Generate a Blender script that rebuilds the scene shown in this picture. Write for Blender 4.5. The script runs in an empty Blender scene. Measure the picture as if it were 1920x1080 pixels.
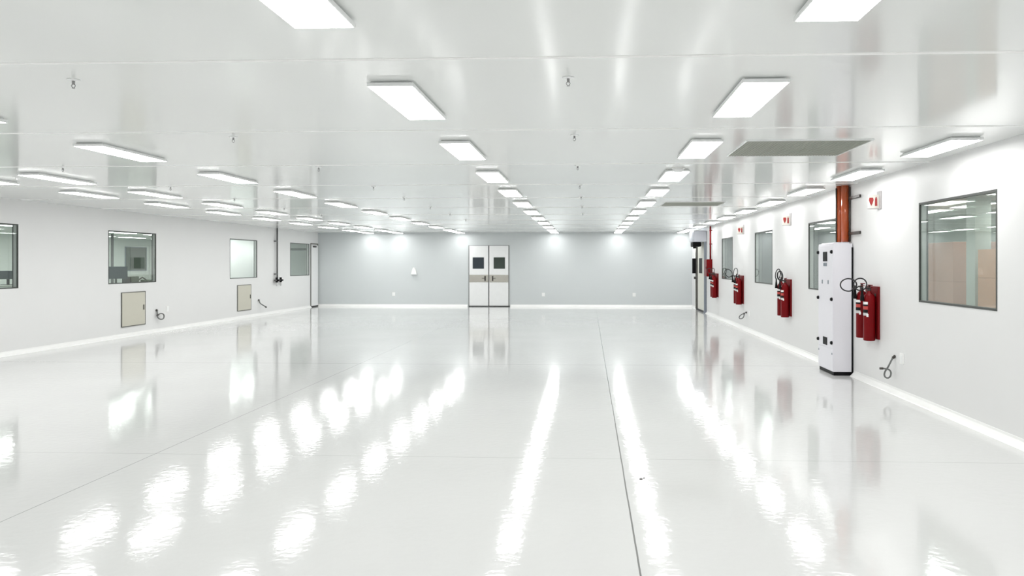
import bpy, bmesh, math, random
from math import pi, sin, cos, radians
from mathutils import Vector, Matrix
random.seed(7)
S = bpy.context.scene
COL = S.collection

# ------------------------------------------------------------------ camera
EYE = 1.73
F_PX = 1474.0
cam_d = bpy.data.cameras.new('camera')
cam = bpy.data.objects.new('camera', cam_d)
COL.objects.link(cam)
cam.location = (0, 0, EYE)
cam.rotation_euler = (pi / 2, 0, math.atan(66 / F_PX))
cam_d.sensor_width = 36
cam_d.lens = F_PX / 1920 * 36
cam_d.shift_x = -(1037 - 960) / 1920
cam_d.shift_y = -(540 - 493) / 1920
cam_d.clip_end = 200
S.camera = cam

# ------------------------------------------------------------------ world, exposure
w = bpy.data.worlds.new('world')
S.world = w
w.use_nodes = True
w.node_tree.nodes['Background'].inputs[0].default_value = (0.6, 0.65, 0.7, 1)
w.node_tree.nodes['Background'].inputs[1].default_value = 0.2
S.view_settings.view_transform = 'Standard'
S.view_settings.look = 'None'
S.view_settings.gamma = 1
S.view_settings.use_curve_mapping = False
S.view_settings.exposure = 0.0
S.cycles.max_bounces = 16
S.cycles.diffuse_bounces = 10
S.cycles.glossy_bounces = 8
S.cycles.transparent_max_bounces = 12
S.cycles.use_denoising = True
LAMP = 13.8            # radiance of the ceiling panels
ROOM_LAMP = 20.0       # radiance of the lamps in the neighbouring rooms

# ------------------------------------------------------------------ room sizes
XL, XR = -10.8, 4.06          # faces of the side walls
YB, YF = 31.0, -6.0           # back wall, wall behind the camera
ZC = 2.935                    # ceiling
TH = 0.10                     # wall thickness

# ------------------------------------------------------------------ materials
def mat(name, col, rough=0.5, metal=0.0, spec=0.5, emit=None, noise=0.03, nscale=9.0, bump=0.0, coat=0.0):
    m = bpy.data.materials.new(name)
    m.use_nodes = True
    nt = m.node_tree
    b = nt.nodes['Principled BSDF']
    b.inputs['Metallic'].default_value = metal
    b.inputs['Roughness'].default_value = rough
    b.inputs['Specular IOR Level'].default_value = spec
    b.inputs['Coat Weight'].default_value = coat
    b.inputs['Coat Roughness'].default_value = 0.05
    c = (*col, 1)
    b.inputs['Base Color'].default_value = c
    if noise or bump:
        tc = nt.nodes.new('ShaderNodeTexCoord')
        n = nt.nodes.new('ShaderNodeTexNoise')
        n.inputs['Scale'].default_value = nscale
        n.inputs['Detail'].default_value = 3
        nt.links.new(tc.outputs['Object'], n.inputs['Vector'])
        mx = nt.nodes.new('ShaderNodeMix')
        mx.data_type = 'RGBA'
        mx.inputs[6].default_value = (*[max(0, v * (1 - noise)) for v in col], 1)
        mx.inputs[7].default_value = (*[min(1, v * (1 + noise)) for v in col], 1)
        nt.links.new(n.outputs['Fac'], mx.inputs[0])
        nt.links.new(mx.outputs[2], b.inputs['Base Color'])
        if bump:
            bp = nt.nodes.new('ShaderNodeBump')
            bp.inputs['Strength'].default_value = bump
            bp.inputs['Distance'].default_value = 0.01
            nt.links.new(n.outputs['Fac'], bp.inputs['Height'])
            nt.links.new(bp.outputs[0], b.inputs['Normal'])
    if emit:
        b.inputs['Emission Color'].default_value = (*emit[0], 1)
        b.inputs['Emission Strength'].default_value = emit[1]
    return m

def glass_mat(name, tint, ior=1.5, rough=0.0):
    m = bpy.data.materials.new(name)
    m.use_nodes = True
    nt = m.node_tree
    nt.nodes.remove(nt.nodes['Principled BSDF'])
    out = nt.nodes['Material Output']
    fr = nt.nodes.new('ShaderNodeFresnel')
    ge = nt.nodes.new('ShaderNodeNewGeometry')       # a thin pane: same Fresnel going in and coming out
    mr = nt.nodes.new('ShaderNodeMapRange'); mr.inputs[3].default_value = ior; mr.inputs[4].default_value = 1 / ior
    nt.links.new(ge.outputs['Backfacing'], mr.inputs[0]); nt.links.new(mr.outputs[0], fr.inputs[0])
    tr = nt.nodes.new('ShaderNodeBsdfTransparent'); tr.inputs[0].default_value = (*tint, 1)
    gl = nt.nodes.new('ShaderNodeBsdfGlossy'); gl.inputs['Roughness'].default_value = rough
    mx = nt.nodes.new('ShaderNodeMixShader')
    nt.links.new(fr.outputs[0], mx.inputs[0])
    nt.links.new(tr.outputs[0], mx.inputs[1])
    nt.links.new(gl.outputs[0], mx.inputs[2])
    nt.links.new(mx.outputs[0], out.inputs[0])
    return m

def floor_material():
    m = mat('white_epoxy_floor', (0.80, 0.805, 0.79), rough=0.1, spec=0.5, noise=0.0)
    nt = m.node_tree
    b = nt.nodes['Principled BSDF']
    L = nt.links.new
    tc = nt.nodes.new('ShaderNodeTexCoord')
    sep = nt.nodes.new('ShaderNodeSeparateXYZ')
    L(tc.outputs['Object'], sep.inputs[0])
    def math_node(op, a, bb=None):
        n = nt.nodes.new('ShaderNodeMath'); n.operation = op
        for i, v in enumerate((a, bb)):
            if v is None: continue
            if isinstance(v, (int, float)): n.inputs[i].default_value = v
            else: L(v, n.inputs[i])
        return n.outputs[0]
    wob = nt.nodes.new('ShaderNodeTexNoise'); wob.inputs['Scale'].default_value = 1.3; wob.inputs['Detail'].default_value = 6
    L(tc.outputs['Object'], wob.inputs['Vector'])
    wv = math_node('MULTIPLY', math_node('SUBTRACT', wob.outputs['Fac'], 0.5), 0.012)
    def joint(axis, pos, width):
        d = math_node('ABSOLUTE', math_node('ADD', math_node('SUBTRACT', sep.outputs[axis], pos), wv))
        return math_node('LESS_THAN', d, width)
    lines = [(0, 0.29, 0.0055, 0.85), (0, -3.92, 0.0045, 0.5), (1, 6.96, 0.006, 0.25), (1, 13.35, 0.012, 0.35)]
    acc = None
    for ax, p, wd, st in lines:
        v = math_node('MULTIPLY', joint(ax, p, wd), st)
        acc = v if acc is None else math_node('MAXIMUM', acc, v)
    n1 = nt.nodes.new('ShaderNodeTexNoise'); n1.inputs['Scale'].default_value = 0.7; n1.inputs['Detail'].default_value = 5
    L(tc.outputs['Object'], n1.inputs['Vector'])
    base = nt.nodes.new('ShaderNodeMix'); base.data_type = 'RGBA'
    base.inputs[6].default_value = (0.615, 0.617, 0.615, 1)
    base.inputs[7].default_value = (0.67, 0.672, 0.668, 1)
    L(n1.outputs['Fac'], base.inputs[0])
    mx = nt.nodes.new('ShaderNodeMix'); mx.data_type = 'RGBA'
    L(acc, mx.inputs[0]); L(base.outputs[2], mx.inputs[6])
    mx.inputs[7].default_value = (0.10, 0.10, 0.095, 1)
    L(mx.outputs[2], b.inputs['Base Color'])
    rr = nt.nodes.new('ShaderNodeMapRange')
    rr.inputs[3].default_value = 0.05; rr.inputs[4].default_value = 0.10
    L(n1.outputs['Fac'], rr.inputs[0]); L(rr.outputs[0], b.inputs['Roughness'])
    n2 = nt.nodes.new('ShaderNodeTexNoise'); n2.inputs['Scale'].default_value = 14.0; n2.inputs['Detail'].default_value = 2
    L(tc.outputs['Object'], n2.inputs['Vector'])
    bp = nt.nodes.new('ShaderNodeBump'); bp.inputs['Strength'].default_value = 0.10; bp.inputs['Distance'].default_value = 0.01
    L(n2.outputs['Fac'], bp.inputs['Height']); L(bp.outputs[0], b.inputs['Normal'])
    return m

M = {}
M['floor'] = floor_material()
M['ceiling'] = mat('glossy_white_ceiling_panel', (0.775, 0.79, 0.778), rough=0.12, spec=0.5, noise=0.012, nscale=0.8, bump=0.01)
M['seam'] = mat('matt_white_seam', (0.9, 0.9, 0.89), rough=0.6)
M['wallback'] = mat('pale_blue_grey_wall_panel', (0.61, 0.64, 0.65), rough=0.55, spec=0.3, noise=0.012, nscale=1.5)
M['wall'] = mat('white_wall_panel', (0.77, 0.77, 0.77), rough=0.4, spec=0.3, noise=0.012, nscale=1.5)
M['cove'] = mat('white_cove', (0.9, 0.9, 0.89), rough=0.3)
M['frame'] = mat('dark_window_gasket', (0.05, 0.055, 0.05), rough=0.4)
M['steelframe'] = mat('grey_window_rebate', (0.35, 0.36, 0.36), rough=0.35, metal=0.6)
M['glass'] = glass_mat('window_glass', (0.95, 0.97, 0.96))
M['glass2'] = glass_mat('greenish_window_glass', (0.91, 0.94, 0.925))
M['lamp'] = mat('lit_diffuser', (0.9, 0.9, 0.9), emit=((1.0, 1.0, 0.985), LAMP), noise=0)
M['lamp_room'] = mat('lit_diffuser_next_room', (0.9, 0.9, 0.9), emit=((1.0, 1.0, 0.98), ROOM_LAMP), noise=0)
M['lampbody'] = mat('white_lamp_tray', (0.86, 0.87, 0.87), rough=0.4)
M['vent'] = mat('grey_green_grille', (0.36, 0.37, 0.33), rough=0.8, spec=0.1)
M['white'] = mat('white_plastic', (0.88, 0.88, 0.87), rough=0.35)
M['cabinet'] = mat('light_grey_powder_coat', (0.80, 0.79, 0.84), rough=0.4, bump=0.03, nscale=200)
M['black'] = mat('black_plastic', (0.008, 0.008, 0.009), rough=0.5, spec=0.15)
M['signplate'] = mat('off_white_sign', (0.62, 0.60, 0.55), rough=0.5)
M['signedge'] = mat('grey_sign_edge', (0.33, 0.32, 0.32), rough=0.5)
M['reveal'] = mat('pale_window_reveal', (0.6, 0.61, 0.6), rough=0.4)
M['spr'] = mat('grey_sprinkler_metal', (0.30, 0.30, 0.30), rough=0.4)
M['rubber'] = mat('black_rubber', (0.015, 0.015, 0.017), rough=0.5)
M['red'] = mat('red_enamel', (0.17, 0.002, 0.004), rough=0.3, spec=0.15)
M['redboard'] = mat('red_painted_board', (0.16, 0.003, 0.005), rough=0.45, spec=0.2)
M['redsign'] = mat('red_sign_ink', (0.30, 0.02, 0.02), rough=0.5)
M['brass'] = mat('brass', (0.55, 0.42, 0.2), rough=0.3, metal=1)
M['steel'] = mat('brushed_steel', (0.50, 0.485, 0.44), rough=0.22, metal=1)
M['silver'] = mat('silver_label', (0.6, 0.6, 0.6), rough=0.4, metal=0.3)
M['flame'] = mat('red_label_panel', (0.5, 0.05, 0.04), rough=0.4)
M['orange'] = mat('orange_enamelled_pipe', (0.48, 0.085, 0.018), rough=0.16, coat=0.5)
M['darkmetal'] = mat('dark_grey_metal', (0.07, 0.065, 0.06), rough=0.4, metal=0.4)
M['greymetal'] = mat('blue_grey_steel', (0.24, 0.27, 0.31), rough=0.4, metal=0.3)
M['housing'] = mat('pale_lavender_steel', (0.62, 0.64, 0.70), rough=0.35)
M['curtain'] = mat('cream_door_curtain', (0.68, 0.68, 0.62), rough=0.5)
M['hatch'] = mat('beige_filter_grille', (0.60, 0.585, 0.51), rough=0.8, bump=0.06, nscale=60)
M['hatchframe'] = mat('dark_grille_frame', (0.12, 0.12, 0.10), rough=0.5)
M['conduit'] = mat('dark_grey_conduit', (0.12, 0.12, 0.12), rough=0.45)
M['cable'] = mat('grey_flexible_cable', (0.16, 0.165, 0.16), rough=0.5)
M['doorskin'] = mat('white_door_skin', (0.84, 0.845, 0.85), rough=0.35)
M['doorglass'] = mat('dark_door_glass', (0.03, 0.04, 0.05), rough=0.08)
M['doorglass2'] = mat('dark_green_door_glass', (0.035, 0.05, 0.04), rough=0.08)
M['gap'] = mat('dark_gap', (0.03, 0.03, 0.03), rough=0.7)
M['roomwall'] = mat('grey_room_wall', (0.66, 0.70, 0.67), rough=0.6)
M['roomfloor'] = mat('grey_room_floor', (0.5, 0.5, 0.48), rough=0.3)
M['greywall'] = mat('grey_green_corridor_wall', (0.50, 0.53, 0.50), rough=0.5)
M['board'] = mat('dark_green_board', (0.09, 0.11, 0.09), rough=0.4)
M['screen'] = mat('dark_monitor', (0.02, 0.03, 0.035), rough=0.3)
M['pink'] = mat('pink_carton', (0.60, 0.36, 0.30), rough=0.7, noise=0.08, nscale=3)
M['peach'] = mat('peach_carton', (0.60, 0.33, 0.22), rough=0.7, noise=0.08, nscale=3)
M['desk'] = mat('pale_desk_top', (0.55, 0.58, 0.52), rough=0.4)

# ------------------------------------------------------------------ mesh helpers
def BM():
    return bmesh.new()

def box(bm, x0, x1, y0, y1, z0, z1, mi=0):
    vs = [bm.verts.new(p) for p in ((x0, y0, z0), (x1, y0, z0), (x1, y1, z0), (x0, y1, z0),
                                    (x0, y0, z1), (x1, y0, z1), (x1, y1, z1), (x0, y1, z1))]
    for f in ((0, 3, 2, 1), (4, 5, 6, 7), (0, 1, 5, 4), (1, 2, 6, 5), (2, 3, 7, 6), (3, 0, 4, 7)):
        bm.faces.new([vs[i] for i in f]).material_index = mi
    return bm

def bbox(bm, x0, x1, y0, y1, z0, z1, bev=0.004, seg=2, mi=0):
    t = BM()
    box(t, x0, x1, y0, y1, z0, z1, mi)
    bmesh.ops.bevel(t, geom=t.edges[:], offset=bev, segments=seg, profile=0.5, affect='EDGES')
    for f in t.faces: f.material_index = mi
    me = bpy.data.meshes.new('tmp'); t.to_mesh(me); t.free()
    bm.from_mesh(me); bpy.data.meshes.remove(me)
    return bm

def tube(bm, pts, r, seg=10, closed=False, mi=0, cap=True):
    pts = [Vector(p) for p in pts]
    n = len(pts)
    rs = r if isinstance(r, (list, tuple)) else [r] * n
    rings = []
    up = None
    for i, p in enumerate(pts):
        if closed: d = pts[(i + 1) % n] - pts[i - 1]
        else: d = pts[min(i + 1, n - 1)] - pts[max(i - 1, 0)]
        d.normalize()
        if up is None:
            up = Vector((0, 0, 1)) if abs(d.z) < 0.9 else Vector((1, 0, 0))
        a = d.cross(up)
        if a.length < 1e-5: a = d.orthogonal()
        a.normalize(); b = a.cross(d).normalized()
        up = b
        rings.append([bm.verts.new(p + (a * cos(2 * pi * k / seg) + b * sin(2 * pi * k / seg)) * rs[i]) for k in range(seg)])
    m = n if closed else n - 1
    for i in range(m):
        A, B = rings[i], rings[(i + 1) % n]
        for k in range(seg):
            f = bm.faces.new((A[k], A[(k + 1) % seg], B[(k + 1) % seg], B[k])); f.smooth = True; f.material_index = mi
    if not closed and cap:
        bm.faces.new(rings[0][::-1]).material_index = mi
        bm.faces.new(rings[-1]).material_index = mi
    return bm

def lathe(bm, prof, c=(0, 0, 0), seg=28, mi=0):
    rings = []
    for r, z in prof:
        if r < 1e-6: rings.append([bm.verts.new((c[0], c[1], c[2] + z))])
        else: rings.append([bm.verts.new((c[0] + r * cos(2 * pi * k / seg), c[1] + r * sin(2 * pi * k / seg), c[2] + z)) for k in range(seg)])
    for A, B in zip(rings, rings[1:]):
        for k in range(seg):
            k2 = (k + 1) % seg
            if len(A) == 1 and len(B) == 1: continue
            if len(A) == 1: f = bm.faces.new((A[0], B[k2], B[k]))
            elif len(B) == 1: f = bm.faces.new((A[k], A[k2], B[0]))
            else: f = bm.faces.new((A[k], A[k2], B[k2], B[k]))
            f.smooth = True; f.material_index = mi
    return bm

def prism(bm, poly, axis, a, b, mi=0):
    """extrude a 2-D polygon along an axis (0 x, 1 y, 2 z) from a to b"""
    def P(u, v, t):
        return {0: (t, u, v), 1: (u, t, v), 2: (u, v, t)}[axis]
    A = [bm.verts.new(P(u, v, a)) for u, v in poly]
    B = [bm.verts.new(P(u, v, b)) for u, v in poly]
    n = len(poly)
    for i in range(n):
        bm.faces.new((A[i], A[(i + 1) % n], B[(i + 1) % n], B[i])).material_index = mi
    bm.faces.new(A[::-1]).material_index = mi
    bm.faces.new(B).material_index = mi
    bmesh.ops.recalc_face_normals(bm, faces=bm.faces[:])
    return bm

def obj(name, bm, m, parent=None, loc=(0, 0, 0), label=None):
    me = bpy.data.meshes.new(name)
    bmesh.ops.recalc_face_normals(bm, faces=bm.faces[:])
    bm.to_mesh(me); bm.free()
    for mm in (m if isinstance(m, (list, tuple)) else [m]):
        me.materials.append(M[mm])
    o = bpy.data.objects.new(name, me)
    COL.objects.link(o)
    o.location = loc
    if parent: o.parent = parent
    if label: o['label'] = label
    return o

def tag(o, label, cat, group=None):
    o['label'] = label; o['category'] = cat
    if group: o['group'] = group
    return o

def thing(name, label, cat, loc=(0, 0, 0), rz=0, group=None):
    o = bpy.data.objects.new(name, None)
    o.empty_display_size = 0.1
    COL.objects.link(o)
    o.location = loc; o.rotation_euler = (0, 0, rz)
    return tag(o, label, cat, group)

def struct(name, bm, m, parent=None, loc=(0, 0, 0)):
    o = obj(name, bm, m, parent, loc)
    if not parent: o['kind'] = 'structure'
    return o

def dup(root, loc, label=None, rz=None):
    r = root.copy(); COL.objects.link(r); r.location = loc
    if rz is not None: r.rotation_euler = (0, 0, rz)
    if label: r['label'] = label
    for ch in list(root.children):
        c = ch.copy(); COL.objects.link(c); c.parent = r
        for g in ch.children:
            d = g.copy(); COL.objects.link(d); d.parent = c
    return r

def wall_x(bm, x0, x1, ya, yb, za, zb, holes):
    """wall slab facing +-x with rectangular holes (y0,y1,z0,z1)"""
    holes = sorted(holes)
    y = ya
    for (h0, h1, z0, z1) in holes:
        if h0 > y: box(bm, x0, x1, y, h0, za, zb)
        if z0 > za: box(bm, x0, x1, h0, h1, za, z0)
        if z1 < zb: box(bm, x0, x1, h0, h1, z1, zb)
        y = h1
    if y < yb: box(bm, x0, x1, y, yb, za, zb)

# ------------------------------------------------------------------ the setting
struct('floor', box(BM(), XL - TH, XR + TH, YF - TH, YB + TH, -0.15, 0.0), 'floor')
struct('ceiling', box(BM(), XL - TH, XR + TH, YF - TH, YB + TH, ZC, ZC + 0.12), 'ceiling')

Z0, Z1 = 1.25, 2.465
WR = [(8.0, 9.85), (12.83, 14.7), (17.55, 19.37), (22.32, 24.12)]      # windows of the extinguisher wall
WL = [(12.55, 14.44), (17.24, 19.2), (23.25, 25.2), (28.05, 30.0)]     # windows of the other side wall
b = BM(); wall_x(b, XR, XR + TH, YF, YB + TH, 0, ZC, [(a, c, Z0, Z1) for a, c in WR])
struct('wall_right', b, 'wall')
b = BM(); wall_x(b, XL - TH, XL, YF, YB + TH, 0, ZC, [(a, c, Z0, Z1) for a, c in WL])
struct('wall_left', b, 'wall')
struct('wall_back', box(BM(), XL, XR, YB, YB + TH, 0, ZC), 'wallback')
struct('wall_front', box(BM(), XL, XR, YF - TH, YF, 0, ZC), 'wall')

def window(n, x, side, y0, y1, glass):
    """flush window in a side wall: side +1 = wall whose room face looks towards -x"""
    def loop(bm, xa, xb, t, o=0.0):
        ya, yb, za, zb = y0 + o, y1 - o, Z0 + o, Z1 - o
        for (a, c, d, e) in ((ya, yb, za, za + t), (ya, yb, zb - t, zb), (ya, ya + t, za + t, zb - t), (yb - t, yb, za + t, zb - t)):
            box(bm, min(xa, xb), max(xa, xb), a, c, d, e)
        return bm
    o = struct('window_%d' % n, loop(BM(), x + side * 0.014, x + side * (TH - 0.014), 0.012), 'reveal')
    obj('gasket', loop(BM(), x - side * 0.004, x + side * 0.014, 0.022), 'frame', o)
    obj('gasket', loop(BM(), x + side * (TH - 0.014), x + side * (TH + 0.004), 0.018), 'frame', o)
    for px in (x + side * 0.010, x + side * (TH - 0.010)):
        obj('pane', box(BM(), px - 0.003, px + 0.003, y0 + 0.018, y1 - 0.018, Z0 + 0.018, Z1 - 0.018), glass, o)
    return o
for i, (a, c) in enumerate(WR): window(i + 1, XR, 1, a, c, 'glass2')
for i, (a, c) in enumerate(WL): window(i + 5, XL, -1, a, c, 'glass')

# cove skirting
P = [(0, 0), (-0.07, 0), (-0.062, 0.012), (-0.035, 0.035), (-0.012, 0.062), (-0.008, 0.085), (0, 0.085)]
b = BM()
for a, c in ((YF, 12.2), (13.05, 27.1), (29.4, YB)):
    prism(b, [(XR + u, v) for u, v in P], 1, a, c)
struct('baseboard_right', b, 'cove')
b = BM(); prism(b, [(XL - u, v) for u, v in P], 1, YF, 30.1)
struct('baseboard_left', b, 'cove')
b = BM()
for a, c in ((XL, -4.78), (-3.08, XR)):
    prism(b, [(YB + u, v) for u, v in P], 0, a, c)
struct('baseboard_back', b, 'cove')

# ceiling panel seams
for k in range(-4, 11):
    y = 4.6 + 2.48 * k
    if y > YB - 0.2: continue
    b = BM(); prism(b, [(y - 0.022, ZC + 0.001), (y - 0.018, ZC - 0.004), (y + 0.018, ZC - 0.004), (y + 0.022, ZC + 0.001)], 0, XL, XR)
    struct('trim_%d' % (k + 5), b, 'seam')

# ------------------------------------------------------------------ double doors in the back wall
DX0, DX1, DZ = -4.73, -3.13, 2.43
fr = BM()
yf = YB - 0.02
box(fr, DX0 - 0.02, DX0 + 0.012, yf, YB, 0, DZ)
box(fr, DX1 - 0.012, DX1 + 0.02, yf, YB, 0, DZ)
box(fr, DX0 + 0.012, DX1 - 0.012, yf, YB, DZ - 0.012, DZ)
door = struct('door_1', fr, 'steelframe')
obj('backing', box(BM(), DX0 + 0.012, DX1 - 0.012, YB - 0.006, YB, 0, DZ - 0.012), 'gap', door)
mid = (DX0 + DX1) / 2
for k, (a, c, gm) in enumerate(((DX0 + 0.024, mid - 0.018, 'doorglass'), (mid + 0.018, DX1 - 0.024, 'doorglass2'))):
    leaf = obj('door_leaf', bbox(BM(), a, c, YB - 0.045, YB - 0.008, 0.035, DZ - 0.02, 0.004), 'doorskin', door)
    cx = (a + c) / 2 + (-0.02 if k == 0 else 0.02)
    obj('vision_panel', bbox(BM(), cx - 0.225, cx + 0.225, YB - 0.052, YB - 0.046, 1.50, 1.95, 0.003), gm, leaf,
        label='dark square glass panel')
    obj('push_plate', bbox(BM(), a + 0.004, c - 0.004, YB - 0.049, YB - 0.0455, 0.96, 1.26, 0.001), 'steel', leaf,
        label='brushed steel band')
    hx = c - 0.13 if k == 0 else a + 0.13
    h = BM()
    bbox(h, hx - 0.03, hx + 0.03, YB - 0.058, YB - 0.049, 1.02, 1.21, 0.003)
    tube(h, [(hx, YB - 0.058, 1.12), (hx, YB - 0.10, 1.12), (hx + (-0.12 if k == 0 else 0.12), YB - 0.10, 1.12)], 0.011)
    obj('door_handle', h, 'darkmetal', leaf, label='dark lever handle')
obj('threshold', box(BM(), DX0, DX1 + 0.03, YB - 0.07, YB, 0, 0.03), 'gap', door)

# single door in the wall with the floor hatches
fr = BM()
for a, c, d, e in ((30.13, 30.17, 0, 2.5), (30.92, 30.96, 0, 2.5), (30.17, 30.92, 2.46, 2.5)):
    box(fr, XL, XL + 0.02, a, c, d, e)
d2 = struct('door_2', fr, 'hatchframe')
obj('door_leaf', bbox(BM(), XL, XL + 0.03, 30.175, 30.915, 0.05, 2.42, 0.003), 'doorskin', d2)
obj('closer', bbox(BM(), XL + 0.03, XL + 0.075, 30.32, 30.62, 2.34, 2.4, 0.006), 'darkmetal', d2)
obj('threshold', box(BM(), XL, XL + 0.03, 30.17, 30.92, 0, 0.045), 'gap', d2)

# roller door at the far end of the extinguisher wall
p = BM(); bbox(p, XR - 0.08, XR, 27.2, 27.32, 0, 2.45, 0.006); bbox(p, XR - 0.10, XR, 27.19, 27.33, 0, 0.06, 0.004)
d3 = struct('door_3', p, 'greymetal')
obj('far_post', bbox(BM(), XR - 0.08, XR, 29.18, 29.30, 0, 2.45, 0.006), 'darkmetal', d3)
obj('curtain', bbox(BM(), XR - 0.035, XR - 0.004, 27.33, 29.17, 0.06, 2.5, 0.004), 'curtain', d3)
obj('bottom_seal', bbox(BM(), XR - 0.06, XR - 0.002, 27.33, 29.17, 0, 0.06, 0.006), 'rubber', d3)
hs = obj('roller_housing', bbox(BM(), XR - 0.44, XR, 27.18, 28.35, 2.46, 2.84, 0.03, 3), 'housing', d3)
m_ = BM(); bbox(m_, XR - 0.42, XR - 0.12, 27.62, 28.2, 2.30, 2.46, 0.03); tube(m_, [(XR - 0.3, 28.0, 2.24), (XR - 0.3, 28.0, 2.32)], 0.06, 14)
obj('motor', m_, 'black', hs)
obj('black_patch', bbox(BM(), XR - 0.038, XR - 0.034, 28.0, 28.8, 1.36, 1.9, 0.001), 'black', d3, label='black vertical patch')  # upright black rectangle on the curtain face

t = thing('control_box', 'tall black control box on thin stand past the roller door', 'control box', (XR, 29.6, 0))
obj('case', bbox(BM(), -0.17, -0.02, -0.10, 0.10, 1.34, 1.9, 0.012), 'black', t)
obj('conduit', tube(BM(), [(-0.05, 0, 0.0), (-0.05, 0, 2.45)], 0.014), 'steel', t, label='thin pale vertical pipe')
obj('pipe', tube(BM(), [(-0.012, -0.06, 0.0), (-0.012, -0.06, 2.45)], 0.012), 'darkmetal', t)
obj('junction', bbox(BM(), -0.11, -0.01, -0.05, 0.05, 1.13, 1.22, 0.01), 'darkmetal', t)

# ------------------------------------------------------------------ ceiling lights
YS = [30.15] + [28.25 - 2.5 * k for k in range(14)]
ORD = 'first second third fourth fifth sixth seventh eighth ninth tenth eleventh twelfth thirteenth fourteenth fifteenth'.split()
ROWS = [(-1.31, 'first row right of the doors'), (1.15, 'row crossing the smoke detector'),
        (3.6, 'row beside the extinguisher wall'), (-5.0, 'first row left of the doors'),
        (-7.45, 'second row from floor-hatch wall'), (-8.62, 'first row from floor-hatch wall')]
def make_light(label, loc, group, lamp='lamp', detail=True):
    t = thing('ceiling_light', label, 'ceiling light', loc, 0, group)
    h = BM()
    box(h, -0.135, 0.135, -0.58, 0.58, -0.012, 0)
    bbox(h, -0.155, 0.155, -0.61, 0.61, -0.037, -0.012, 0.003, 1)
    obj('lamp_tray', h, 'lampbody', t)
    d = BM()
    bmesh.ops.create_grid(d, x_segments=1, y_segments=1, size=1.0)
    for v in d.verts: v.co = Vector((v.co.x * 0.146, v.co.y * 0.600, -0.0385))
    o = obj('diffuser', d, lamp, t)
    if o.data.polygons[0].normal.z > 0: o.data.flip_normals()
    return t
proto = None
for x, rn in ROWS:
    for k, y in enumerate(YS):
        if y < YF + 0.7: continue
        lab = 'white ceiling light, %s from the back wall in the %s' % (ORD[k], rn)
        g = 'ceiling lights, ' + rn
        if proto is None: proto = make_light(lab, (x, y, ZC), g)
        else:
            o = dup(proto, (x, y, ZC), lab); o['group'] = g

# ------------------------------------------------------------------ ceiling fittings
def grille(loc, sx, sy, label):
    t = thing('ceiling_grille', label, 'ceiling grille', loc, 0, 'grey ceiling grilles')
    f = BM(); r = 0.012
    for a, c, d, e in ((-sx, sx, -sy, -sy + r), (-sx, sx, sy - r, sy), (-sx, -sx + r, -sy + r, sy - r), (sx - r, sx, -sy + r, sy - r)):
        box(f, a, c, d, e, -0.012, 0)
    obj('rim', f, 'lampbody', t)
    g = BM(); box(g, -sx + r, sx - r, -sy + r, sy - r, -0.006, 0)
    n = 40
    for k in range(n):
        x = -sx + 0.02 + (2 * sx - 0.04) * (k + 0.5) / n
        box(g, x - 0.006, x + 0.006, -sy + r, sy - r, -0.010, -0.006)
    obj('grille_face', g, 'vent', t)
grille((2.165, 8.34, ZC), 0.615, 0.56, 'large grey-green square ceiling grille between the two light rows, close to camera')
grille((2.11, 16.1, ZC), 0.60, 0.52, 'grey-green ceiling grille further down, before the roller door, seen almost edge-on')

t = thing('smoke_detector', 'small round grey smoke detector on the ceiling behind a light panel', 'smoke detector', (1.14, 10.02, ZC))
obj('base', lathe(BM(), [(0, 0), (0.085, 0), (0.085, -0.012), (0, -0.012)]), 'white', t)
obj('head', lathe(BM(), [(0, -0.012), (0.07, -0.012), (0.072, -0.03), (0.055, -0.05), (0, -0.055)]), 'lampbody', t)

sp = None
SPR = [(-0.13, 'row down the middle of the room', [5.1, 7.4, 9.72, 12.15, 14.25, 16.6, 19.0]),
       (-3.38, 'row leading to the doors', [5.02, 7.35, 9.73, 12.25, 14.3, 16.7, 19.1, 21.6]),
       (-6.6, 'row far towards the floor hatches', [7.3, 9.6, 12.15, 14.4, 16.8, 19.2])]
for x, rn, ys in SPR:
    for k, y in enumerate(ys):
        lab = 'small ceiling sprinkler, %s from the camera in the %s' % (ORD[k], rn)
        if sp is None:
            sp = thing('sprinkler', lab, 'sprinkler', (x, y, ZC), 0, 'ceiling sprinklers')
            obj('escutcheon', lathe(BM(), [(0, 0), (0.04, 0), (0.036, -0.006), (0.012, -0.010), (0, -0.010)], seg=18), 'lampbody', sp)
            s_ = BM()
            lathe(s_, [(0, -0.008), (0.009, -0.008), (0.009, -0.03), (0.006, -0.034), (0, -0.034)], seg=12)
            tube(s_, [(0.008, 0, -0.03), (0.013, 0, -0.042), (0.003, 0, -0.056)], 0.0025, 6)
            tube(s_, [(-0.008, 0, -0.03), (-0.013, 0, -0.042), (-0.003, 0, -0.056)], 0.0025, 6)
            lathe(s_, [(0, -0.054), (0.010, -0.056), (0.010, -0.058), (0, -0.059)], seg=14)
            obj('nozzle', s_, 'spr', sp)
        else:
            dup(sp, (x, y, ZC), lab)

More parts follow.
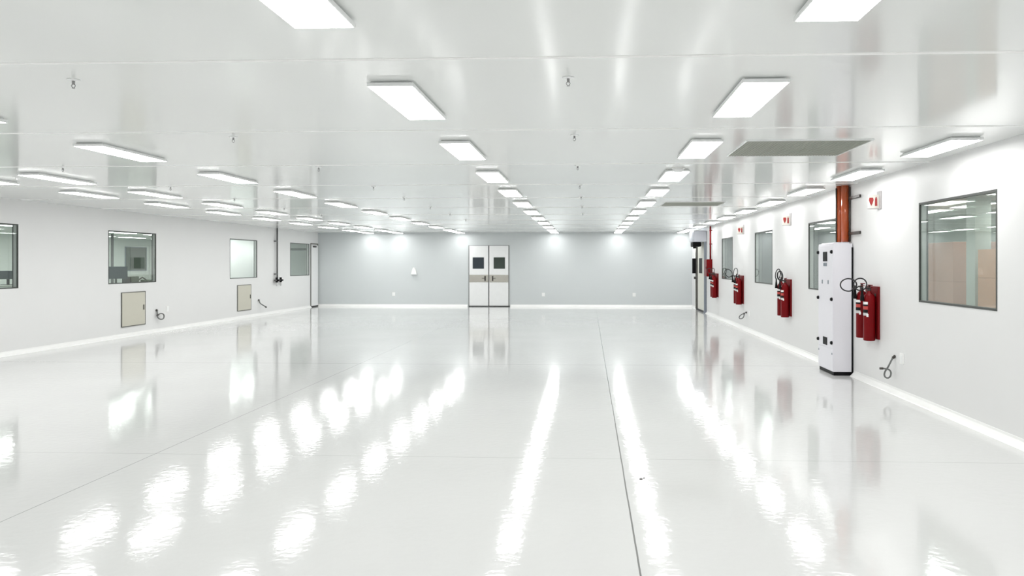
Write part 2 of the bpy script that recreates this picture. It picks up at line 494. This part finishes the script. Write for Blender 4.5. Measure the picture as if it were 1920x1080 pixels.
# ------------------------------------------------------------------ electrical cabinet
CX0, CX1, CY0, CY1, CH = 3.758, 4.05, 12.25, 13.02, 2.03
t = thing('electrical_cabinet', 'tall pale lavender electrical cabinet standing on a black plinth against the wall', 'cabinet', (CX0, CY0, 0))
W_, D_ = CX1 - CX0, CY1 - CY0
obj('body', bbox(BM(), 0, W_, 0, D_, 0.055, CH, 0.006), 'cabinet', t)
obj('top_cover', bbox(BM(), 0.03, W_ - 0.03, 0.05, D_ - 0.05, CH, CH + 0.016, 0.006), 'cabinet', t)
obj('plinth', bbox(BM(), 0.012, W_ - 0.012, 0.012, D_ - 0.012, 0, 0.055, 0.003), 'black', t)
obj('rear_strip', box(BM(), W_ - 0.016, XR - CX0 - 0.003, -0.008, D_, 0.02, CH - 0.06), 'black', t)  # black strip between cabinet and wall
dr = obj('door', bbox(BM(), -0.007, -0.0005, 0.004, D_ - 0.012, 0.41, CH - 0.03, 0.002), 'cabinet', t)
for z in (1.90, 1.17, 0.5):
    for y in (0.035, D_ - 0.03):
        q = BM(); lathe(q, [(0, 0), (0.028, 0), (0.028, 0.018), (0.02, 0.03), (0, 0.032)], seg=16)
        for v in q.verts: v.co = Vector((-0.006 - v.co.z, y + v.co.y, z + v.co.x))
        obj('lock' , q, 'black', dr)
for z, hh in ((1.83, 0.15), (0.50, 0.12)):
    q = BM(); bbox(q, -0.017, -0.006, D_ / 2 - 0.10, D_ / 2 + 0.10, z - hh / 2, z + hh / 2, 0.004)
    obj('meter', q, 'black', dr)
q = BM()
for k in range(3): bbox(q, -0.015, -0.006, D_ / 2 - 0.08 + 0.06 * k, D_ / 2 - 0.035 + 0.06 * k, 1.68, 1.73, 0.003)
obj('button_row', q, 'greymetal', dr)
for y in (D_ * 0.3, D_ * 0.7):
    obj('indicator', bbox(BM(), -0.014, -0.006, y - 0.02, y + 0.02, 1.40, 1.46, 0.003), 'greymetal', dr)
lp = obj('lower_panel', bbox(BM(), -0.007, -0.0005, 0.004, D_ - 0.012, 0.07, 0.40, 0.002), 'cabinet', t)
for y in (0.04, D_ - 0.04):
    q = BM(); lathe(q, [(0, 0), (0.016, 0), (0.016, 0.006), (0, 0.007)], seg=14)
    for v in q.verts: v.co = Vector((-0.006 - v.co.z, y + v.co.y, 0.33 + v.co.x))
    obj('screw', q, 'greymetal', lp)

# orange riser above the cabinet
t = thing('pipe_riser', 'bundle of glossy orange pipes rising from the cabinet to the ceiling', 'pipe', (3.955, 12.45, CH + 0.0))
zt = ZC - CH
for k, (x, y, r) in enumerate(((0.057, -0.02, 0.058), (0.022, 0.12, 0.055), (0.075, 0.26, 0.055))):
    obj('pipe', tube(BM(), [(x - 0.02, y, 0.028), (x - 0.02, y, zt)], r, 24), 'orange', t)
for x, y in ((-0.058, 0.10), (0.088, -0.09)):
    obj('side_rail', tube(BM(), [(x, y, 0.028), (x, y, zt - 0.03)], 0.012, 10), 'darkmetal', t)
for z in (0.70, 0.155):
    q = BM(); bbox(q, 0.03, 0.10, 0.045, 0.058, z - 0.018, z + 0.018, 0.004)
    bbox(q, 0.075, 0.103, -0.55, 0.05, z - 0.022, z + 0.022, 0.005)
    obj('bracket', q, 'darkmetal', t)

# ------------------------------------------------------------------ fire extinguishers
R = 0.08
def ring(cx, cz, rx, rz, y, tilt=0, a0=0, a1=360, n=28, dy=0.0):
    out = []
    for i in range(n + 1):
        a = radians(a0 + (a1 - a0) * i / n)
        u, v = rx * cos(a), rz * sin(a)
        out.append((cx + u * cos(tilt) - v * sin(tilt), y + dy * i / n, cz + u * sin(tilt) + v * cos(tilt)))
    return out

def extinguisher(loc, label, loops):
    t = thing('fire_extinguisher', label, 'fire extinguisher', loc, 0, 'red fire extinguishers in pairs on the wall')
    obj('cylinder', lathe(BM(), [(0, 0.0), (R * 0.93, 0), (R, 0.012), (R, 0.57), (R * 0.97, 0.60), (R * 0.85, 0.632), (R * 0.6, 0.658), (R * 0.34, 0.672), (R * 0.3, 0.70), (0, 0.70)]), 'red', t)
    # label wrapped round the side that looks into the room
    lb = BM()
    bands = [(0.508, 0.545, 0), (0.484, 0.5075, 1), (0.437, 0.4835, 2), (0.392, 0.4365, 1), (0.352, 0.3915, 3)]
    def band(z0, z1, a0, a1, mi):
        n = 12; rr = R + 0.0012
        vs = [[lb.verts.new((rr * cos(radians(a0 + (a1 - a0) * i / n)), rr * sin(radians(a0 + (a1 - a0) * i / n)), z)) for i in range(n + 1)] for z in (z0, z1)]
        for i in range(n):
            f = lb.faces.new((vs[0][i], vs[0][i + 1], vs[1][i + 1], vs[1][i])); f.material_index = mi; f.smooth = True
    for z0, z1, mi in bands: band(z0, z1, 120, 238, mi)
    band(0.335, 0.374, 224, 244, 0)
    obj('label', lb, ['white', 'black', 'flame', 'silver'], t, label='white, red and silver instruction label')
    v = BM()
    lathe(v, [(0, 0.69), (0.024, 0.69), (0.026, 0.72), (0.018, 0.735), (0.018, 0.77), (0, 0.775)], seg=16)
    tube(v, [(0, 0, 0.735), (-0.05, -0.01, 0.735)], 0.012)
    valve = obj('valve', v, 'darkmetal', t)
    h = BM()
    bbox(h, -0.015, 0.015, -0.10, 0.03, 0.772, 0.786, 0.004)
    bbox(h, -0.013, 0.013, -0.095, 0.03, 0.742, 0.752, 0.004)
    obj('lever', h, 'red', valve, label='red carrying lever')
    pts = [(-0.05, -0.01, 0.735)] + [p for L in loops for p in L]
    hx, hy = -0.105, -0.02
    pts += [(hx + 0.01, hy, 0.76), (hx, hy, 0.71)]
    # smooth the polyline
    for _ in range(2):
        q = [pts[0]]
        for a, b_ in zip(pts, pts[1:]):
            a, b_ = Vector(a), Vector(b_)
            q += [tuple(a.lerp(b_, 0.25)), tuple(a.lerp(b_, 0.75))]
        q.append(pts[-1]); pts = q
    obj('hose', tube(BM(), pts, 0.0095, 8), 'rubber', t)
    obj('horn', lathe(BM(), [(0, 0.74), (0.013, 0.74), (0.015, 0.70), (0.024, 0.62), (0.03, 0.56), (0.026, 0.56), (0, 0.60)], (hx, hy, 0), 14), 'black', t)
    return t

PAIRS = [
    (11.14, 'by the white cabinet', 'big window',
     [ring(-0.135, 0.79, 0.09, 0.085, -0.03, 0, -70, 280)], [ring(-0.215, 0.76, 0.115, 0.09, -0.08, 0, -60, 290)]),
    (15.88, 'in the second pair from the big window', 'white cabinet',
     [ring(-0.10, 0.83, 0.05, 0.10, -0.03, 0.1, -60, 260), ring(-0.12, 0.83, 0.045, 0.085, -0.05, 0.1, -60, 260)],
     [ring(-0.075, 0.84, 0.048, 0.11, -0.03, -0.15, -60, 260)]),
    (20.72, 'in the third pair from the big window', 'white cabinet',
     [ring(-0.09, 0.84, 0.052, 0.115, -0.03, -0.1, -70, 260)], [ring(-0.22, 0.80, 0.085, 0.12, -0.05, 0.7, -100, 230)]),
    (24.72, 'in the pair under the red box', 'white cabinet',
     [ring(-0.06, 0.83, 0.055, 0.10, -0.03, -0.2, -70, 260)], [ring(-0.12, 0.82, 0.06, 0.09, -0.05, 0.2, -100, 230)]),
]
for y0, where, near, lp1, lp2 in PAIRS:
    t = thing('extinguisher_board', 'red mounting board behind the two fire extinguishers ' + where.replace('in the', 'of the', 1) if where.startswith('in')
              else 'red mounting board behind the two fire extinguishers ' + where, 'mounting board', (XR, y0, 0.64), 0, 'red extinguisher boards')
    obj('panel', bbox(BM(), -0.03, 0, 0, 0.50, 0.02, 0.76, 0.004), 'redboard', t)
    q = BM()
    for yy in (0.095, 0.395):
        bbox(q, -0.036, -0.029, yy - 0.03, yy + 0.03, 0.62, 0.66, 0.003)
    obj('hook', q, 'darkmetal', t)
    xc = XR - 0.03 - R + 0.006
    extinguisher((xc - 0.012, y0 + 0.095, 0.64), 'red extinguisher %s, the front one towards the camera' % where, lp1)
    extinguisher((xc - 0.012, y0 + 0.395, 0.655), 'red extinguisher %s, the one further from the camera' % where, lp2)

# projecting pictogram signs above them
def ext_sign(y, label):
    t = thing('fire_sign', label, 'sign', (XR, y, 2.49), 0, 'projecting fire signs')
    s_ = BM(); bbox(s_, -0.165, -0.004, -0.006, 0.006, 0.0, 0.19, 0.002)
    pl = obj('sign_plate', s_, 'signplate', t)
    f = BM()
    bbox(f, -0.014, -0.001, -0.075, 0.075, -0.01, 0.24, 0.003)
    bbox(f, -0.168, -0.014, -0.008, 0.008, -0.012, 0.0, 0.002)
    obj('wall_flange', f, 'signedge', t, label='grey fixing strip on the wall')
    a = BM()
    # arrow pointing down and an extinguisher silhouette, in red
    prism(a, [(-0.145, 0.15), (-0.095, 0.15), (-0.088, 0.115), (-0.102, 0.07), (-0.120, 0.035), (-0.138, 0.07), (-0.152, 0.115)], 1, -0.0076, -0.0062)
    prism(a, [(-0.068, 0.14), (-0.040, 0.14), (-0.038, 0.035), (-0.070, 0.035)], 1, -0.0076, -0.0062)
    prism(a, [(-0.062, 0.158), (-0.046, 0.158), (-0.046, 0.14), (-0.062, 0.14)], 1, -0.0076, -0.0062)
    obj('pictogram', a, 'redsign', pl, label='red arrow and red extinguisher pictogram')
    return t
ext_sign(11.15, 'white projecting sign with red pictograms above the extinguishers by the cabinet')
ext_sign(15.98, 'white projecting sign above the second extinguisher pair from the big window')
ext_sign(20.75, 'small white projecting sign above the third extinguisher pair, beyond the cabinet')

# red alarm box and pipe
t = thing('hose_box', 'red metal box on the wall below the thin red pipe', 'box', (XR, 25.95, 1.28))
bx = obj('body', bbox(BM(), -0.18, 0, 0, 0.55, 0, 0.57, 0.008), 'red', t)
obj('door', bbox(BM(), -0.19, -0.181, 0.02, 0.53, 0.02, 0.55, 0.003), 'red', t)
obj('latch', bbox(BM(), -0.205, -0.19, 0.06, 0.1, 0.25, 0.33, 0.003), 'darkmetal', t)
t = thing('red_pipe', 'thin red vertical pipe from the ceiling to the red box', 'pipe', (XR - 0.055, 26.02, 1.85))
obj('riser', tube(BM(), [(0, 0, 0), (0, 0, ZC - 1.85)], 0.028, 16), 'red', t)
for z in (0.5, 0.95):
    obj('clamp', bbox(BM(), -0.034, 0.055, -0.034, 0.034, z - 0.015, z + 0.015, 0.003), 'redboard', t)

# ------------------------------------------------------------------ small wall fittings
def outlet(loc, nrm, label):
    """white socket plate; nrm is the axis it faces: 'y-' or 'x-' or 'x+'"""
    rz = {'y-': 0, 'x-': -pi / 2, 'x+': pi / 2}[nrm]
    t = thing('wall_socket', label, 'socket', loc, rz, 'white wall sockets')
    obj('plate', bbox(BM(), -0.06, 0.06, -0.016, 0, -0.07, 0.07, 0.005), 'white', t)
    q = BM(); bbox(q, -0.04, 0.04, -0.022, -0.015, -0.045, 0.045, 0.004)
    obj('insert', q, 'lampbody', t)
    return t
outlet((-7.74, YB, 0.49), 'y-', 'white wall socket low on the back wall, left of the double doors')
outlet((-1.77, YB, 0.48), 'y-', 'white wall socket low on the back wall, first right of the doors')
outlet((1.80, YB, 0.48), 'y-', 'white wall socket low on the back wall towards the roller door')
outlet((XR, 10.36, 0.49), 'x-', 'white wall socket beside the long curled cable, under the large window')
outlet((XR, 20.0, 0.45), 'x-', 'white wall socket beside the small curled cable beyond the cabinet')
outlet((XL, 19.72, 0.55), 'x+', 'white wall socket beside the ring of cable and the floor hatch')

t = thing('wall_dispenser', 'small white tapered box on the back wall left of the double doors', 'dispenser', (-6.92, YB, 1.30))
q = BM(); prism(q, [(-0.10, 0), (0.11, 0), (0.075, 0.16), (0.03, 0.25), (-0.02, 0.25), (-0.06, 0.16)], 1, -0.11, 0)
obj('cover', q, 'white', t)
obj('tray', bbox(BM(), -0.10, 0.11, -0.125, 0, -0.03, -0.001, 0.004), 'lampbody', t)

def cable(loc, pts, label, r=0.011):
    t = thing('cable', label, 'cable', loc, 0, 'loose cables hanging from the walls')
    obj('gland', tube(BM(), [(0, 0, 0), pts[0]], r * 1.7, 12), 'darkmetal', t)
    P_ = pts
    for _ in range(2):
        q = [P_[0]]
        for a, b_ in zip(P_, P_[1:]):
            a, b_ = Vector(a), Vector(b_)
            q += [tuple(a.lerp(b_, 0.25)), tuple(a.lerp(b_, 0.75))]
        q.append(P_[-1]); P_ = q
    obj('flex', tube(BM(), P_, r, 10), 'cable', t)
    q = BM(); a, b_ = Vector(P_[-2]), Vector(P_[-1]); d = (b_ - a).normalized()
    tube(q, [b_ - d * 0.01, b_ + d * 0.035], r * 1.4, 10)
    obj('connector', q, 'darkmetal', t)
# pictured mostly in the plane that runs along the wall and out from it
cable((XR, 10.60, 0.50), [(-0.035, 0, -0.03), (-0.05, 0, -0.06), (-0.09, 0.02, -0.16), (-0.125, 0.04, -0.22), (-0.125, 0.05, -0.28), (-0.09, 0.04, -0.305), (-0.055, 0.03, -0.285),
                         (-0.045, 0.02, -0.235), (-0.065, 0.0, -0.195), (-0.10, -0.02, -0.175), (-0.16, -0.02, -0.165), (-0.175, -0.02, -0.165)],
      'grey curled cable hanging from the wall below the large pinkish window')
cable((XR, 20.35, 0.46), [(-0.03, 0, 0), (-0.06, 0.0, -0.02), (-0.14, 0.05, -0.06), (-0.19, 0.08, -0.13), (-0.16, 0.06, -0.17), (-0.10, 0.02, -0.15), (-0.07, 0, -0.09), (-0.07, 0, -0.04)],
      'small grey curled cable low on the wall near the third extinguisher pair', 0.013)
cable((XL, 19.2, 0.56), [(0.03, 0, -0.03), (0.04, -0.02, -0.10), (0.05, -0.02, -0.20), (0.09, 0.05, -0.25), (0.10, 0.16, -0.24), (0.09, 0.22, -0.17), (0.08, 0.18, -0.11), (0.06, 0.08, -0.10), (0.05, 0.0, -0.13)],
      'dark ring of cable on the wall beside the closer floor hatch', 0.016)
cable((XL, 25.3, 0.52), [(0.03, 0, -0.02), (0.05, -0.02, -0.08), (0.07, 0.02, -0.13), (0.12, 0.10, -0.18), (0.16, 0.2, -0.24)],
      'short dark cable stub on the wall beside the farther floor hatch', 0.018)

# low return-air hatches
def hatch(y0, y1, label):
    t = thing('air_hatch', label, 'wall hatch', (XL + 0.002, y0, 0.235), 0, 'beige hatches low on the wall')
    w_, h_ = y1 - y0, 0.81
    f = BM()
    r = 0.018
    for a, c, d, e in ((0, w_, 0, r), (0, w_, h_ - r, h_), (0, r, r, h_ - r), (w_ - r, w_, r, h_ - r)):
        box(f, 0, 0.019, a, c, d, e)
    obj('surround', f, 'hatchframe', t, label='dark thin edge')
    g = BM(); box(g, 0, 0.014, r, w_ - r, r, h_ - r)
    for k in range(26):
        z = r + 0.01 + (h_ - 2 * r - 0.02) * (k + 0.5) / 26
        box(g, 0.014, 0.018, r, w_ - r, z - 0.009, z + 0.006)
    obj('filter_panel', g, 'hatch', t)
    obj('latch', bbox(BM(), 0.018, 0.03, w_ - 0.10, w_ - 0.07, h_ * 0.45, h_ * 0.6, 0.003), 'darkmetal', t)
hatch(17.72, 18.70, 'beige air hatch with dark edge under the window showing a monitor')
hatch(23.74, 24.72, 'beige air hatch with dark edge under the whitish window, further back')

# service drop
t = thing('service_pipe', 'dark vertical service pipe with two valves on the wall between two windows', 'pipe', (XL + 0.06, 26.72, 1.13))
obj('riser', tube(BM(), [(0, 0, 0), (0, 0, ZC - 1.13)], 0.026, 14), 'conduit', t)
for z in (0.22, 1.35):
    obj('clip', bbox(BM(), -0.06, 0.02, -0.16, 0.03, z - 0.02, z + 0.02, 0.004), 'conduit', t)
obj('manifold', tube(BM(), [(0.02, -0.24, 0), (0.02, 0.34, 0)], 0.035, 14), 'conduit', t)
for y in (-0.14, 0.2):
    v = BM(); tube(v, [(0.04, y, 0.1), (0.04, y, -0.07)], 0.04, 12); bbox(v, 0.02, 0.13, y - 0.03, y + 0.03, -0.02, 0.03, 0.006)
    vo = obj('valve', v, 'black', t)
    obj('filter_bowl', lathe(BM(), [(0, -0.07), (0.036, -0.07), (0.036, -0.16), (0.02, -0.19), (0, -0.19)], (0.04, y, 0), 14), 'silver', vo)

# ------------------------------------------------------------------ the rooms beyond the windows
# room behind the floor-hatch wall
AX0, AX1, AY0, AY1 = -17.5, XL - TH, 10.5, 33.0
ZR = 2.64
b = BM()
box(b, AX0 - 0.1, AX0, AY0, AY1, 0, ZC)
box(b, AX0, AX1, AY0 - 0.1, AY0, 0, ZC)
box(b, AX0, AX1, AY1, AY1 + 0.1, 0, ZC)
struct('wall_monitor_room', b, 'roomwall')
struct('floor_monitor_room', box(BM(), AX0 - 0.1, AX1, AY0 - 0.1, AY1 + 0.1, -0.15, 0), 'roomfloor')
struct('ceiling_monitor_room', box(BM(), AX0 - 0.1, AX1, AY0 - 0.1, AY1 + 0.1, ZR, ZR + 0.1), 'roomwall')
struct('wall_partition', box(BM(), -12.4, -12.3, 25.2, 29.0, 0, ZR), 'wall')
pr = None
for j, (x, ys) in enumerate(((-11.65, (28.2, 26.6, 25.0)), (-13.6, (30.5, 27.4, 24.3, 22.3, 20.3, 17.6, 14.6)), (-15.8, (31.0, 28.6, 26.6, 24.8, 22.6, 19.6, 16.6)))):  # first row: lamps added beside the partition only to brighten it
    for k, y in enumerate(ys):
        l_ = 'ceiling light beyond the monitor window, %s from its back wall, %s row out' % (ORD[k], ORD[j])
        if pr is None: pr = make_light(l_, (x, y, ZR), 'lights of the room with the monitor', 'lamp_room')
        else: dup(pr, (x, y, ZR), l_)
def desk(loc, w_, d_, h_, label):
    t = thing('desk', label, 'desk', loc)
    obj('desk_top', bbox(BM(), -d_ / 2, d_ / 2, 0, w_, h_ - 0.035, h_, 0.004), 'desk', t)
    for x in (-d_ / 2 + 0.05, d_ / 2 - 0.05):
        for y in (0.05, w_ - 0.05):
            obj('leg', bbox(BM(), x - 0.025, x + 0.025, y - 0.025, y + 0.025, 0, h_ - 0.035, 0.003), 'darkmetal', t)
    return t
def monitor(loc, rz, label, w_=0.66, h_=0.36):
    t = thing('monitor', label, 'monitor', loc, rz)
    obj('screen', bbox(BM(), -w_ / 2, w_ / 2, -0.02, 0.02, 0.14, 0.14 + h_, 0.006), 'screen', t)
    s_ = BM(); bbox(s_, -0.03, 0.03, 0.018, 0.04, 0.01, 0.3, 0.004); bbox(s_, -0.13, 0.13, -0.06, 0.12, 0, 0.012, 0.004)
    obj('stand', s_, 'darkmetal', t)
desk((-14.0, 21.7, 0), 3.2, 0.8, 1.12, 'pale standing desk with a monitor, seen through the window')
monitor((-14.0, 22.75, 1.12), radians(62), 'dark computer monitor on the desk behind the second window')
t = thing('equipment_box', 'dark equipment box on the desk beneath the monitor', 'equipment', (-13.9, 23.3, 1.12))
obj('case', bbox(BM(), -0.15, 0.15, -0.2, 0.2, 0, 0.2, 0.01), 'board', t)
obj('front_panel', bbox(BM(), -0.14, 0.14, -0.206, -0.199, 0.02, 0.18, 0.002), 'darkmetal', t)
t = thing('bench_tool', 'dark low bench instrument on the desk right of the monitor', 'instrument', (-14.0, 24.2, 1.12))
q = BM(); bbox(q, -0.12, 0.12, 0, 0.5, 0.0, 0.08, 0.01); obj('base', q, 'board', t)
obj('arm', tube(BM(), [(0, 0.1, 0.08), (0, -0.1, 0.16), (0, -0.35, 0.06)], 0.02), 'darkmetal', t)
t = thing('service_column', 'slim dark vertical pole behind the monitor, through the window', 'pole', (-14.75, 23.75, 0))
obj('shaft', tube(BM(), [(0, 0, 0), (0, 0, ZR)], 0.04, 12), 'conduit', t)
obj('foot', lathe(BM(), [(0, 0), (0.1, 0), (0.1, 0.01), (0, 0.012)], seg=16), 'darkmetal', t)
t = thing('wall_board', 'dark green framed board on the far wall behind the monitor', 'board', (AX0, 28.95, 1.42))
obj('surface', box(BM(), 0, 0.02, 0.03, 1.42, 0.03, 0.90), 'board', t)
q = BM()
for a, c, d, e in ((0, 1.45, 0, 0.03), (0, 1.45, 0.90, 0.93), (0, 0.03, 0.03, 0.90), (1.42, 1.45, 0.03, 0.90)): box(q, 0, 0.03, a, c, d, e)
obj('frame', q, 'greymetal', t)
desk((-14.0, 16.6, 0), 2.6, 0.8, 1.20, 'pale standing desk through the window at the photo edge')
t = thing('equipment_box', 'pale equipment box on the desk behind the window at the photo edge', 'equipment', (-14.0, 17.6, 1.20))
obj('case', bbox(BM(), -0.2, 0.2, -0.25, 0.25, 0, 0.3, 0.01), 'desk', t)
obj('front_panel', bbox(BM(), -0.16, 0.16, -0.256, -0.249, 0.05, 0.25, 0.002), 'board', t)
monitor((-14.0, 18.4, 1.20), radians(62), 'dark monitor on the desk behind the window at the photo edge', 0.4, 0.2)

# corridor behind the extinguisher wall
BX0, BX1, BY0, BY1 = XR + TH, 8.6, 6.0, 33.0
ZQ = 2.78
b = BM()
box(b, BX1, BX1 + 0.1, BY0, BY1, 0, ZC)
box(b, BX0, BX1, BY0 - 0.1, BY0, 0, ZC)
box(b, BX0, BX1, BY1, BY1 + 0.1, 0, ZC)
struct('wall_corridor', b, 'greywall')
struct('floor_corridor', box(BM(), BX0, BX1 + 0.1, BY0 - 0.1, BY1 + 0.1, -0.15, 0), 'roomfloor')
struct('ceiling_corridor', box(BM(), BX0, BX1 + 0.1, BY0 - 0.1, BY1 + 0.1, ZQ, ZQ + 0.1), 'greywall')
pr = None
for j, (x, ys) in enumerate(((5.0, (28.0, 25.0, 22.0, 19.0, 16.0, 13.4, 11.4, 9.4)), (6.8, (27.0, 23.5, 20.0, 17.6, 15.9, 14.2, 12.2, 10.0)))):
    for k, y in enumerate(ys):
        l_ = 'ceiling light beyond the large pinkish window, %s from its back wall, %s row out' % (ORD[k], ORD[j])
        if pr is None: pr = make_light(l_, (x, y, ZQ), 'lights of the room with pink cartons', 'lamp_room')
        else: dup(pr, (x, y, ZQ), l_)
struct('column_corridor', box(BM(), 6.2, 6.45, 12.9, 13.2, 0, ZQ), 'greywall')
def carton(name, loc, sx, sy, h_, m, label, cat='carton', group=None):
    t = thing(name, label, cat, loc, 0, group)
    obj('carton_body', bbox(BM(), -sx, sx, -sy, sy, 0, h_, 0.006), m, t)
    obj('tape', box(BM(), -0.03, 0.03, -sy - 0.002, sy + 0.002, h_ * 0.6, h_ + 0.002), 'silver', t)
    return t
for k, z in enumerate((0.0, 0.7, 1.4)):
    carton('carton', (6.9, 14.75, z), 0.55, 0.75, 0.698, 'pink',
           'wide pink carton in the stack behind the large window, ' + ('at the bottom', 'in the middle', 'on top')[k], group='pink cartons')
for k, z in enumerate((0.0, 0.5, 1.0, 1.5)):
    carton('carton', (6.35, 12.25, z), 0.25, 0.36, 0.497 if k < 3 else 0.44, 'peach',
           'peach carton in the narrow stack behind the large window, ' + ('at the floor', 'second up', 'third up', 'topmost')[k], group='peach cartons')

q = BM(); prism(q, [(-0.012, -0.02), (0.006, -0.022), (0.016, -0.003), (0.01, 0.018), (-0.008, 0.014)], 2, 0.0, 0.004)
prism(q, [(0.02, 0.02), (0.032, 0.016), (0.035, 0.032), (0.025, 0.035)], 2, 0.0, 0.003)
tag(obj('floor_scrap', q, 'darkmetal', None, (0.42, 6.32, 0)), 'tiny dark scrap lying on the floor beside the long joint', 'scrap')

t = thing('cable_tray', 'dark hanging cable tray seen high through the window next to the single door', 'cable tray', (-12.4, 31.6, 2.24))
obj('channel', bbox(BM(), -1.6, 1.4, -0.06, 0.06, 0, 0.09, 0.004), 'board', t)
for x in (-1.2, 0.0, 1.1):
    obj('hanger', tube(BM(), [(x, 0, 0.09), (x, 0, ZR - 2.24)], 0.008, 8), 'darkmetal', t)
